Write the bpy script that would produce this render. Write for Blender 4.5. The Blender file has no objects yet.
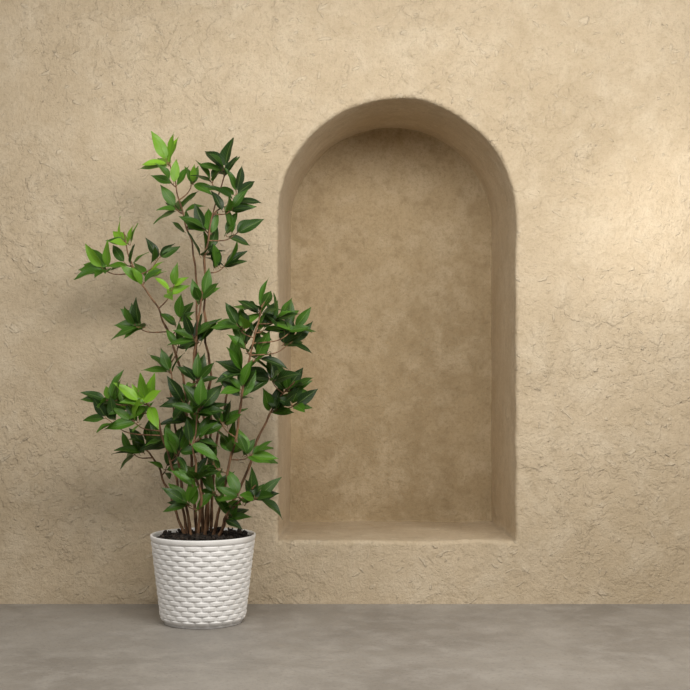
import bpy, bmesh, math, random
from mathutils import Vector, Matrix, noise
random.seed(23)
scene = bpy.context.scene
scene.view_settings.view_transform = 'Standard'
scene.view_settings.look = 'None'

# ------------------------------------------------------------------ helpers
def lin(r, g, b):
    def c(v):
        v /= 255.0
        return v/12.92 if v <= 0.04045 else ((v+0.055)/1.055)**2.4
    return (c(r), c(g), c(b), 1.0)

def new_mat(name):
    m = bpy.data.materials.new(name)
    m.use_nodes = True
    nt = m.node_tree
    nt.nodes.clear()
    out = nt.nodes.new('ShaderNodeOutputMaterial')
    b = nt.nodes.new('ShaderNodeBsdfPrincipled')
    nt.links.new(b.outputs[0], out.inputs[0])
    return m, nt, b, out

class N:
    def __init__(s, nt): s.nt = nt
    def L(s, a, b): s.nt.links.new(a, b)
    def put(s, sock, v):
        if isinstance(v, bpy.types.NodeSocket): s.L(v, sock)
        else: sock.default_value = v
    def coord(s, out='Object'):
        return s.nt.nodes.new('ShaderNodeTexCoord').outputs[out]
    def mapping(s, v, scale=(1,1,1), rot=(0,0,0), loc=(0,0,0)):
        n = s.nt.nodes.new('ShaderNodeMapping')
        s.L(v, n.inputs[0]); n.inputs['Scale'].default_value = scale
        n.inputs['Rotation'].default_value = rot; n.inputs['Location'].default_value = loc
        return n.outputs[0]
    def noise(s, v, scale, detail=4, rough=0.55, dist=0.0):
        n = s.nt.nodes.new('ShaderNodeTexNoise')
        s.L(v, n.inputs['Vector']); n.inputs['Scale'].default_value = scale
        n.inputs['Detail'].default_value = detail; n.inputs['Roughness'].default_value = rough
        n.inputs['Distortion'].default_value = dist
        return n.outputs['Fac']
    def rng(s, v, a, b, c=0.0, d=1.0, smooth=True):
        n = s.nt.nodes.new('ShaderNodeMapRange')
        if smooth: n.interpolation_type = 'SMOOTHSTEP'
        s.put(n.inputs[0], v)
        for i, x in enumerate((a, b, c, d)): n.inputs[i+1].default_value = x
        return n.outputs[0]
    def math(s, op, a, b=0.0):
        n = s.nt.nodes.new('ShaderNodeMath'); n.operation = op
        s.put(n.inputs[0], a); s.put(n.inputs[1], b)
        return n.outputs[0]
    def mix(s, f, a, b, mode='MIX'):
        n = s.nt.nodes.new('ShaderNodeMix'); n.data_type = 'RGBA'; n.blend_type = mode
        s.put(n.inputs[0], f); s.put(n.inputs[6], a); s.put(n.inputs[7], b)
        return n.outputs[2]
    def bump(s, h, dist, strength=1.0, normal=None):
        n = s.nt.nodes.new('ShaderNodeBump')
        s.put(n.inputs['Height'], h); n.inputs['Distance'].default_value = dist
        n.inputs['Strength'].default_value = strength
        if normal is not None: s.L(normal, n.inputs['Normal'])
        return n.outputs[0]

# ------------------------------------------------------------------ plaster
def plaster(name, base, dark, light, bumpk=1.0, mott=1.0, chip=1.0):
    m, nt, b, out = new_mat(name); n = N(nt)
    v = n.coord()
    big = n.noise(v, 2.2, 5, 0.6, 0.3)
    mid = n.noise(v, 9, 6, 0.65, 0.4)
    fine = n.noise(v, 85, 6, 0.75)
    grain = n.noise(n.mapping(v, loc=(2, 2, 8)), 210, 3, 0.7)
    c = n.mix(n.math('MULTIPLY', n.rng(big, 0.35, 0.7), 0.45*mott), base, dark)
    c = n.mix(n.math('MULTIPLY', n.rng(mid, 0.42, 0.70), 0.45*mott), c, light)
    c = n.mix(n.math('MULTIPLY', n.rng(n.noise(n.mapping(v, loc=(5,1,2)), 22, 5, .65), 0.48, 0.72), 0.4*mott), c, dark)
    c = n.mix(n.math('MULTIPLY', n.rng(fine, 0.46, 0.70), 0.5), c, dark)
    c = n.mix(n.math('MULTIPLY', n.rng(grain, 0.48, 0.70), 0.4), c, dark)
    patch = n.rng(n.noise(n.mapping(v, loc=(1, 9, 4)), 3.2, 3, 0.5), 0.40, 0.60, 0.25, 1.0)
    p1 = n.math('MULTIPLY', n.rng(n.noise(v, 15, 5, 0.6, 0.5), 0.50, 0.57), patch)
    p2 = n.math('MULTIPLY', n.rng(n.noise(n.mapping(v, loc=(3, 7, 1)), 30, 4, 0.6, 0.4), 0.54, 0.60), patch)
    hs = None
    for k, (a, th) in enumerate(((0.5, .655), (-0.7, .665), (1.35, .675))):
        mv = n.mapping(n.mapping(v, rot=(0, a, 0), loc=(k*2.3, 0, k)), scale=(20, 30, 52))
        s_ = n.rng(n.noise(mv, 1.0, 2, 0.5, 0.2), th, th+0.06)
        hs = s_ if hs is None else n.math('MAXIMUM', hs, s_)
    c = n.mix(n.math('MULTIPLY', hs, 0.35*chip), c, light)
    n.L(c, b.inputs['Base Color'])
    b.inputs['Roughness'].default_value = 0.85
    b.inputs['Specular IOR Level'].default_value = 0.25
    nb = n.bump(big, 0.03*bumpk, 0.5)
    nb = n.bump(mid, 0.012*bumpk, 0.8, nb)
    nb = n.bump(p1, 0.0019*bumpk, 0.85, nb)
    nb = n.bump(p2, 0.0013*bumpk, 0.85, nb)
    nb = n.bump(hs, 0.0026*bumpk*chip, 0.85, nb)
    nb = n.bump(fine, 0.0055*bumpk, 0.85, nb)
    nb = n.bump(grain, 0.0020*bumpk, 0.8, nb)
    n.L(nb, b.inputs['Normal'])
    return m

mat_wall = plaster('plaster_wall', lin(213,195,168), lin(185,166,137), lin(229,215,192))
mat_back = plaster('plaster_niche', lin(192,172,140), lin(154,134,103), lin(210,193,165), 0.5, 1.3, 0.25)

# ------------------------------------------------------------------ wall with arched niche
# wall surface at y=0, room is y<0
def profile(cx, r, spring, bot, off=0.0):
    pts = []
    nb_, nj, na = 28, 40, 96
    R = r+off; b = bot-off
    for i in range(nb_): pts.append((cx-R+2*R*i/nb_, b))
    for i in range(nj): pts.append((cx+R, b+(spring-b)*i/nj))
    for i in range(na):
        a = math.pi*i/na
        pts.append((cx+R*math.cos(a), spring+R*math.sin(a)))
    for i in range(nj): pts.append((cx-R, spring-(spring-b)*i/nj))
    return pts

CX, R0, SP, BO = 0.130, 0.297, 0.968, 0.1585
CXB, RB, SPB, BOB = 0.132, 0.2885, 0.991, 0.150
DEPTH = 0.46
me = bpy.data.meshes.new('wall_back'); wall = bpy.data.objects.new('wall_back', me)
scene.collection.objects.link(wall)
bm = bmesh.new()
rings = []
def jitter(x, y, z, k):
    d = noise.noise(Vector((x*9, y*9, z*9)))*0.6 + noise.noise(Vector((x*26+5, y*26, z*26)))*0.4
    e = noise.noise(Vector((x*8+30, y*9+4, z*8)))
    return (x+d*k, y, z+e*k)
def add_ring(pts, y, k=0.0):
    vs = []
    for (x, z) in pts:
        q = jitter(x, y, z, k)
        vs.append(bm.verts.new(q))
    rings.append(vs)
x0, x1, z0, z1 = -4.0, 4.0, 0.0, 3.2
mid = (CX, 0.62)
ref = profile(CX, R0, SP, BO, 0.02)
far = []
for (x, z) in ref:
    dx, dz = x-mid[0], z-mid[1]
    t = 1e9
    if dx > 0: t = min(t, (x1-mid[0])/dx)
    if dx < 0: t = min(t, (x0-mid[0])/dx)
    if dz > 0: t = min(t, (z1-mid[1])/dz)
    if dz < 0: t = min(t, (z0-mid[1])/dz)
    far.append([mid[0]+dx*t, mid[1]+dz*t])
for cxy in ((x0, z0), (x1, z0), (x0, z1), (x1, z1)):
    a0 = math.atan2(cxy[1]-mid[1], cxy[0]-mid[0])
    best = min(range(len(far)), key=lambda i: abs(math.atan2(math.sin(math.atan2(far[i][1]-mid[1], far[i][0]-mid[0])-a0), math.cos(math.atan2(far[i][1]-mid[1], far[i][0]-mid[0])-a0))))
    far[best] = list(cxy)
add_ring(far, 0)
add_ring(profile(CX, R0, SP, BO, 0.05), 0)
lip = 0.011
for i in range(0, 6):
    a = (math.pi/2)*i/5
    add_ring(profile(CX, R0, SP, BO, lip*(1-math.sin(a))), lip*(1-math.cos(a)), 0.0045)
for i in range(1, 13):
    t = i/12
    y = lip + (DEPTH-lip-0.006)*t
    add_ring(profile(CX+(CXB-CX)*t, R0+(RB-R0)*t, SP+(SPB-SP)*t, BO+(BOB-BO)*t), y, 0.004)
add_ring(profile(CXB, RB, SPB, BOB, -0.0008), DEPTH-0.001, 0.004)
add_ring(profile(CXB, RB, SPB, BOB, -0.004), DEPTH, 0.004)
n_ = len(ref)
for a, b in zip(rings[:-1], rings[1:]):
    for i in range(n_):
        j = (i+1) % n_
        bm.faces.new((a[i], a[j], b[j], b[i]))
f = bm.faces.new(rings[-1])
bmesh.ops.recalc_face_normals(bm, faces=bm.faces)
back_n = f.normal.y
if back_n > 0:
    bmesh.ops.reverse_faces(bm, faces=bm.faces)
for fc in bm.faces:
    fc.smooth = abs(fc.normal.y) < 0.999
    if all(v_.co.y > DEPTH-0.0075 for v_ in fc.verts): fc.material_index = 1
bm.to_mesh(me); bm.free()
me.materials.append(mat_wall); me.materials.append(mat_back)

# ------------------------------------------------------------------ floor
m, nt, b, out = new_mat('polished_concrete'); n = N(nt)
v = n.coord()
big = n.noise(v, 2.5, 6, 0.6, 0.5)
mid_ = n.noise(n.mapping(v, scale=(1, 1.0, 1)), 12, 8, 0.72, 0.3)
fin = n.noise(v, 120, 4, 0.7)
c = n.mix(n.rng(big, 0.3, 0.7), lin(157,152,146), lin(135,130,124))
c = n.mix(n.math('MULTIPLY', n.rng(mid_, 0.4, 0.7), 0.6), c, lin(174,169,163))
c = n.mix(n.math('MULTIPLY', n.rng(fin, 0.5, 0.75), 0.45), c, lin(108,103,97))
n.L(c, b.inputs['Base Color'])
n.L(n.rng(mid_, 0.3, 0.7, 0.45, 0.65), b.inputs['Roughness'])
b.inputs['Specular IOR Level'].default_value = 0.35
nb = n.bump(mid_, 0.002, 0.3); nb = n.bump(fin, 0.0008, 0.6, nb)
n.L(nb, b.inputs['Normal'])
me = bpy.data.meshes.new('floor'); floor = bpy.data.objects.new('floor', me)
scene.collection.objects.link(floor)
bm = bmesh.new()
bmesh.ops.create_cube(bm, size=1.0)
bmesh.ops.transform(bm, matrix=Matrix.Translation((0, -2.5, -0.05)) @ Matrix.Diagonal((8, 5, 0.1, 1)), verts=bm.verts)
bm.to_mesh(me); bm.free(); me.materials.append(m)

# ------------------------------------------------------------------ potted plant
PX, PY = -0.330, -0.216
root = bpy.data.objects.new('potted_plant', None)
scene.collection.objects.link(root); root.location = (PX, PY, 0)
def child(name, bm, mats, smooth=True):
    me = bpy.data.meshes.new(name); o = bpy.data.objects.new(name, me)
    scene.collection.objects.link(o); o.parent = root
    if smooth:
        for f_ in bm.faces: f_.smooth = True
    bm.to_mesh(me); bm.free()
    for mm in mats: me.materials.append(mm)
    return o

# pot
m, nt, b, out = new_mat('white_woven_plastic'); n = N(nt)
v = n.coord()
c = n.mix(n.rng(n.noise(v, 40, 4), 0.4, 0.7), lin(244,243,243), lin(236,235,234))
n.L(c, b.inputs['Base Color']); b.inputs['Roughness'].default_value = 0.55
n.L(n.bump(n.noise(v, 220, 3), 0.0008, 0.5), b.inputs['Normal'])
mat_pot = m
HP, RT, RBm = 0.204, 0.1205, 0.0965
ROWS, STK = 16, 19
bm = bmesh.new()
SEG = 532; rows = []
def ringv(rf, z):
    rows.append([bm.verts.new((rf(2*math.pi*i/SEG)*math.cos(2*math.pi*i/SEG), rf(2*math.pi*i/SEG)*math.sin(2*math.pi*i/SEG), z)) for i in range(SEG)])
def rad(z): return RBm + (RT-RBm)*(z/HP)
ringv(lambda a: 0.001, 0.002)
ringv(lambda a: RBm-0.016, 0.002)
ringv(lambda a: RBm-0.012, 0.0)
ringv(lambda a: RBm-0.006, 0.001)
zw0, zw1 = 0.006, HP-0.014
NV = ROWS*10
for k in range(NV+1):
    t = k/NV; z = zw0+(zw1-zw0)*t
    row = min(int(t*ROWS), ROWS-1); fr = t*ROWS-row
    env = min(1.0, math.sin(math.pi*fr)*1.7)**0.7 if 0 < fr < 1 else 0.0
    low = -0.006*max(0, 1-(z-zw0)/0.012)**2
    def rf(a, z=z, row=row, env=env, low=low):
        ph = (a*STK/(2*math.pi) + 0.5*(row % 2)) % 1.0
        u = abs(ph-0.5)*2.0
        over = (1-u**3.0)
        return rad(z) + low - 0.0022 + env*(0.0002+0.0038*over)
    ringv(rf, z)
for (dr, z) in ((-0.0015, HP-0.0135), (0.0008, HP-0.012), (0.0018, HP-0.009), (0.0020, HP-0.004), (0.0014, HP-0.001), (0.0005, HP),
                (-0.002, HP), (-0.0035, HP-0.001), (-0.0042, HP-0.004), (-0.0055, HP-0.012)):
    ringv(lambda a, dr=dr, z=z: rad(z)+dr, z)
ringv(lambda a: rad(HP-0.05)-0.007, HP-0.05)
ringv(lambda a: 0.001, HP-0.055)
for a, b_ in zip(rows[:-1], rows[1:]):
    for i in range(SEG):
        j = (i+1) % SEG
        bm.faces.new((a[i], a[j], b_[j], b_[i]))
bm.faces.new(rows[-1]); bm.faces.new(list(reversed(rows[0])))
child('woven_pot', bm, [mat_pot])

# soil
m, nt, b, out = new_mat('potting_soil'); n = N(nt)
v = n.coord()
n.L(n.mix(n.rng(n.noise(v, 90, 5), 0.4, 0.65), lin(22,18,15), lin(60,50,42)), b.inputs['Base Color'])
b.inputs['Roughness'].default_value = 0.9
n.L(n.bump(n.noise(v, 120, 5), 0.006, 1.0), b.inputs['Normal'])
bm = bmesh.new()
SZ = HP-0.009
prev = None
for k in range(22):
    r = 0.113*k/21+0.0005
    ring = []
    for i in range(72):
        a = 2*math.pi*i/72
        x, y = r*math.cos(a), r*math.sin(a)
        h = 0.006*noise.noise(Vector((x*60, y*60, 2))) + 0.005*noise.noise(Vector((x*130, y*130, 7))) + 0.008*(1-(r/0.11)**2)
        ring.append(bm.verts.new((x, y, SZ+h)))
    if prev:
        for i in range(72):
            bm.faces.new((prev[i], ring[i], ring[(i+1) % 72], prev[(i+1) % 72]))
    else: bm.faces.new(ring)
    prev = ring
for k in range(200):
    a = random.uniform(0, 6.28); r = 0.104*math.sqrt(random.random())
    s = random.uniform(0.003, 0.0085)
    M = Matrix.Translation((r*math.cos(a), r*math.sin(a), SZ+0.006+random.uniform(0, .006))) @ Matrix.Rotation(random.uniform(0, 6), 4, Vector((random.random(), random.random(), 1)).normalized()) @ Matrix.Diagonal((s, s*random.uniform(.5, .9), s*random.uniform(.4, .8), 1))
    bmesh.ops.create_icosphere(bm, subdivisions=1, radius=1.0, matrix=M)
child('soil', bm, [m], False)

# stems & leaves, in plant units (1/430 m): x right, h above floor, d toward viewer
U = 1/430.0
def P(x, h, d=0): return Vector((x*U, -d*U, h*U))
stems = [
 [(-14,80,5),(-24,140,14),(-42,200,24),(-60,232,30)],
 [(-7,80,-6),(-14,170,-14),(-24,245,-20),(-46,310,-22),(-72,350,-20),(-84,392,-20)],
 [(0,80,0),(-2,170,6),(-8,250,12),(0,320,16),(7,385,12),(24,452,6)],
 [(3,80,-10),(3,160,-22),(-10,260,-30),(-10,345,-26),(-22,410,-20),(-36,462,-14)],
 [(9,80,4),(26,150,22),(44,235,36),(58,300,38),(64,318,38)],
 [(14,80,-4),(38,140,-16),(60,195,-18),(80,228,-14),(90,240,-10)],
 [(13,80,8),(30,112,26),(50,134,36),(56,140,38)],
 [(-16,80,-3),(-34,120,-14),(-54,165,-20),(-70,174,-22)],
 [(-4,80,12),(0,130,30),(-6,175,36),(0,215,38)],
 [(6,80,-8),(14,180,-10),(30,260,-8),(40,300,0)],
 [(-10,80,8),(-22,150,4),(-30,220,0),(-34,256,-8)],
 [(2,80,6),(8,200,-2),(2,330,6),(10,400,10),(32,418,14)],
]
def catmull(pts, n=10):
    p = [pts[0]*2-pts[1]] + pts + [pts[-1]*2-pts[-2]]
    out = []
    for i in range(1, len(p)-2):
        for k in range(n):
            t = k/n
            a, b_, c_, d_ = p[i-1], p[i], p[i+1], p[i+2]
            out.append(0.5*((2*b_)+(c_-a)*t+(2*a-5*b_+4*c_-d_)*t*t+(-a+3*b_-3*c_+d_)*t**3))
    out.append(p[-2]); return out
bms = bmesh.new()
def tube(path, r0, r1, seg=8):
    prev = None; N_ = len(path)
    for i, p in enumerate(path):
        t = (path[min(i+1, N_-1)]-path[max(i-1, 0)]).normalized()
        u = t.cross(Vector((0.2, 1, 0.1))).normalized(); w = t.cross(u)
        r = r0+(r1-r0)*i/(N_-1)
        if i % 6 == 3: r *= 1.25
        ring = [bms.verts.new(p+(u*math.cos(2*math.pi*k/seg)+w*math.sin(2*math.pi*k/seg))*r) for k in range(seg)]
        if prev:
            for k in range(seg):
                bms.faces.new((prev[k], prev[(k+1) % seg], ring[(k+1) % seg], ring[k]))
        prev = ring
    bms.faces.new(prev)
paths = []
for s in stems:
    pts = [P(*q) for q in s]
    path = catmull(pts, 12)
    for i, p in enumerate(path):
        k = min(1, i/10)
        p += Vector((noise.noise(p*22), noise.noise(p*22+Vector((9, 0, 0))), 0))*0.008*k
    paths.append(path)
    tube(path, 0.0038, 0.0014)

bml = bmesh.new()
uvl = bml.loops.layers.uv.new('UVMap')
col = bml.loops.layers.float_color.new('tone')
WALL_LIMIT = -PY - 0.012
def leaf(base, direction, up, L, W, tone, curl=0.3, fold=0.25):
    d = direction.normalized()
    s = d.cross(up)
    if s.length < 1e-3: s = d.cross(Vector((1, 0, 0.2)))
    s.normalize(); nrm = s.cross(d).normalized()
    NS = 10; cols_ = (-1, -0.5, 0, 0.5, 1)
    grid = []
    pet = 0.10*L
    wav = random.uniform(0, 6.28)
    for i in range(NS+1):
        t = i/NS
        w = W*0.5*max(0.0, math.sin(math.pi*t**0.80))**0.95*(1-0.12*t)*1.08
        if t > 0.8: w = max(w*0.85, W*0.5*0.10*(1-t)/0.2)
        if i == 0: w = W*0.02
        if i == NS: w = 0.0003
        cen = base + d*(pet+L*t) - nrm*(curl*L*t*t)
        row = []
        for cidx in cols_:
            q = cen + s*(w*cidx) + nrm*(fold*w*abs(cidx)) + nrm*(0.05*W*math.sin(t*9+wav+cidx*2)*abs(cidx))
            if q.y > WALL_LIMIT: q.y = WALL_LIMIT - random.uniform(0, .004)
            row.append(bml.verts.new(q))
        grid.append(row)
    for i in range(NS):
        for j in range(4):
            f_ = bml.faces.new((grid[i][j], grid[i][j+1], grid[i+1][j+1], grid[i+1][j]))
            uv = ((j/4, i/NS), ((j+1)/4, i/NS), ((j+1)/4, (i+1)/NS), (j/4, (i+1)/NS))
            for lp, q in zip(f_.loops, uv):
                lp[uvl].uv = q; lp[col] = (tone, tone, tone, 1)
    tube([base, base+d*pet*0.6, base+d*(pet+0.05*L)-nrm*0.0003], 0.0008, 0.0006, 5)

def rnd(a, b_): return random.uniform(a, b_)
# clusters: (x, h, d, n leaves, size, tone bias)
clusters = [
 (-38,468,-14,5,1.05,.8),(-34,448,-14,3,.9,.6),(-12,446,-14,4,.85,.5),(8,446,0,4,.85,.35),(22,458,6,6,1.1,.12),(34,434,10,5,1.0,.15),
 (-30,422,-18,6,.9,.4),(-18,404,-22,3,.7,.2),(2,398,10,6,1,.3),(30,415,14,5,.9,.2),(34,392,12,6,1.0,.3),
 (22,360,14,7,1.05,.12),(6,376,12,5,.95,.2),(2,330,16,5,.95,.35),
 (-84,390,-20,5,.9,.6),(-104,360,-20,7,1.05,.5),(-82,366,-20,4,.9,.4),(-60,352,-18,7,1.0,.6),(-48,372,-22,4,.85,.25),(-32,342,-18,5,.8,.75),
 (-70,302,-10,7,1.05,.25),(-24,308,-4,5,.85,.35),(-8,290,12,8,1.05,.15),(-24,284,0,4,.8,.3),
 (60,318,38,7,1.0,.25),(78,308,26,6,1.0,.3),(92,298,20,5,1.05,.12),(38,300,36,7,1.0,.4),(62,296,30,6,1.05,.15),
 (88,284,20,5,1.05,.12),(44,282,30,5,.95,.25),(38,260,34,7,1.05,.25),(-36,256,-8,6,1.0,.35),(-2,248,20,7,.95,.25),(60,270,20,5,1.0,.15),
 (42,240,38,8,1.05,.35),(68,250,10,6,1.05,.12),(88,238,-10,7,1.05,.1),(74,218,-10,7,1.05,.15),(92,222,-6,4,.95,.2),
 (-92,228,24,7,1.0,.4),(-58,226,32,7,1.0,.85),(-66,208,28,6,1.0,.55),(-92,210,20,4,1.0,.25),(-74,220,20,5,.95,.5),
 (-18,226,14,7,1.0,.25),(2,220,38,8,1.0,.35),(20,208,24,6,1.0,.25),(0,190,36,6,1.0,.3),(-14,206,20,5,.9,.3),
 (-60,182,-18,8,1.0,.3),(-40,188,10,5,.95,.35),(-20,178,26,6,1.0,.35),(-74,172,-22,4,.9,.25),
 (50,174,20,8,1.0,.35),(30,182,16,4,.9,.25),(-2,154,34,7,1.0,.3),(12,166,20,5,.9,.2),(-38,160,-6,4,.85,.25),
 (-14,128,30,7,1.0,.35),(38,134,30,6,.95,.45),(58,134,36,7,1.0,.25),(30,114,28,5,.85,.25),(12,138,20,6,.9,.35),
]
for (x, h, dd, nl, sz, tn) in clusters:
    tip = P(x, h-6, dd+rnd(-5, 5))
    best = None; bd = 1e9
    for path in paths:
        for q in path[4:]:
            dz = tip.z-q.z
            if dz < 0.004: continue
            e = (q-tip).length + abs(dz-0.05)*0.5
            if e < bd: bd = e; best = q
    if best is None: best = paths[2][5]
    v0 = tip-best
    midp = best + v0*0.5 + Vector((v0.x*0.12, 0, -abs(v0.x)*0.10))
    if v0.length > 0.008:
        tw = catmull([best.copy(), midp, tip.copy()], 6)
        tube(tw, 0.0016, 0.0009, 6)
    axis = (v0.normalized()*0.7 + Vector((0, -0.3, 0.5))).normalized()
    ua = axis.cross(Vector((0, 1, 0.1))).normalized(); ub = axis.cross(ua).normalized()
    ph = rnd(0, 6.28)
    nl2 = nl+1
    for k in range(nl2):
        a = ph + 2*math.pi*k/nl2 + rnd(-.35, .35)
        tilt = rnd(0.5, 1.4) if k else rnd(0.1, 0.4)
        d = axis*math.cos(tilt) + (ua*math.cos(a)+ub*math.sin(a))*math.sin(tilt)
        d.y *= 0.6
        L = sz*rnd(20, 30)*U; W = L*rnd(0.35, 0.46)
        up = (axis + Vector((rnd(-.9, .9), -0.9+rnd(-.7, .7), 0.3))).normalized()
        back = v0.normalized()*(-rnd(0, 12)*U) if k else Vector()
        leaf(tip+back, d, up, L, W, max(0, min(1, tn+rnd(-.24, .30))), rnd(0.0, 0.35), rnd(0.12, 0.5))
m, nt, b, out = new_mat('brown_bark'); n = N(nt)
v = n.coord()
n.L(n.mix(n.rng(n.noise(n.mapping(v, scale=(1,1,.3)), 120, 4), 0.35, 0.65), lin(84,58,38), lin(142,106,76)), b.inputs['Base Color'])
b.inputs['Roughness'].default_value = 0.75
n.L(n.bump(n.noise(v, 200, 3), 0.001), b.inputs['Normal'])
child('stems', bms, [m])

m, nt, b, out = new_mat('green_leaf'); n = N(nt)
att = nt.nodes.new('ShaderNodeAttribute'); att.attribute_name = 'tone'
tone = att.outputs['Fac']
c = n.mix(n.rng(tone, 0.0, 0.6), lin(22,46,14), lin(70,114,27))
c = n.mix(n.rng(tone, 0.52, 1.0), c, lin(134,184,48))
uv = nt.nodes.new('ShaderNodeUVMap').outputs[0]
sx = nt.nodes.new('ShaderNodeSeparateXYZ'); n.L(uv, sx.inputs[0])
ax = n.math('ABSOLUTE', n.math('SUBTRACT', sx.outputs[0], 0.5))
rib = n.rng(ax, 0.0, 0.05, 1.0, 0.0)
veins = n.math('SINE', n.math('MULTIPLY', n.math('SUBTRACT', sx.outputs[1], n.math('MULTIPLY', ax, 0.5)), 60.0))
vn = n.rng(veins, 0.8, 1.0)
c = n.mix(n.math('MULTIPLY', rib, 0.45), c, lin(130,160,80))
c = n.mix(n.math('MULTIPLY', vn, 0.14), c, lin(120,160,70))
n.L(c, b.inputs['Base Color'])
b.inputs['Roughness'].default_value = 0.38
b.inputs['Specular IOR Level'].default_value = 0.4
n.L(n.bump(n.math('ADD', rib, n.math('MULTIPLY', vn, .4)), 0.0008, 0.6), b.inputs['Normal'])
tr = nt.nodes.new('ShaderNodeBsdfTranslucent')
n.L(n.mix(0.35, c, lin(120,170,30)), tr.inputs[0])
ms = nt.nodes.new('ShaderNodeMixShader'); ms.inputs[0].default_value = 0.12
n.L(b.outputs[0], ms.inputs[1]); n.L(tr.outputs[0], ms.inputs[2]); n.L(ms.outputs[0], out.inputs[0])
child('leaves', bml, [m])

# ------------------------------------------------------------------ lights
w = bpy.data.worlds.new('world'); scene.world = w; w.use_nodes = True
bg = w.node_tree.nodes['Background']
bg.inputs[0].default_value = (1.0, 0.97, 0.92, 1); bg.inputs[1].default_value = 0.17
def area(name, loc, tgt, sx_, sy_, e, colr, spread=180):
    l = bpy.data.lights.new(name, 'AREA'); l.shape = 'RECTANGLE'; l.size = sx_; l.size_y = sy_
    l.energy = e; l.color = colr; l.spread = math.radians(spread)
    o = bpy.data.objects.new(name, l); scene.collection.objects.link(o); o.location = loc
    o.rotation_euler = (Vector(tgt)-Vector(loc)).to_track_quat('-Z', 'Y').to_euler()
    return o
area('central_softlight', (0.22, -1.4, 1.5), (0.2, 0, 0.5), 1.0, 0.5, 17, (1, 0.96, 0.89))  # added unseen softbox above the frame, kept close so wall corners fall off
area('softlight_right', (1.15, -1.3, 1.3), (0.2, 0.1, 0.5), 0.7, 0.7, 12, (1, 0.96, 0.89))
area('softlight_left', (-0.95, -1.45, 1.3), (0.3, 0.1, 0.5), 0.7, 0.7, 8.5, (1, 0.96, 0.89))
l = bpy.data.lights.new('window_glow', 'SPOT'); l.energy = 85; l.spot_size = math.radians(21); l.spot_blend = 1.0
l.shadow_soft_size = 0.1; l.color = (1, 0.965, 0.91)
o = bpy.data.objects.new('window_glow', l); scene.collection.objects.link(o)
o.location = (-0.5, -1.2, 0.5)
o.rotation_euler = (Vector((0.97, 0, 1.0))-o.location).to_track_quat('-Z', 'Y').to_euler()

# ------------------------------------------------------------------ camera
cam = bpy.data.cameras.new('camera'); co = bpy.data.objects.new('camera', cam)
scene.collection.objects.link(co); scene.camera = co
cam.lens = 1244/690*36; cam.sensor_width = 36; cam.shift_y = 25/690
co.location = (0, -3.11, 0.585); co.rotation_euler = (math.radians(90), 0, 0)
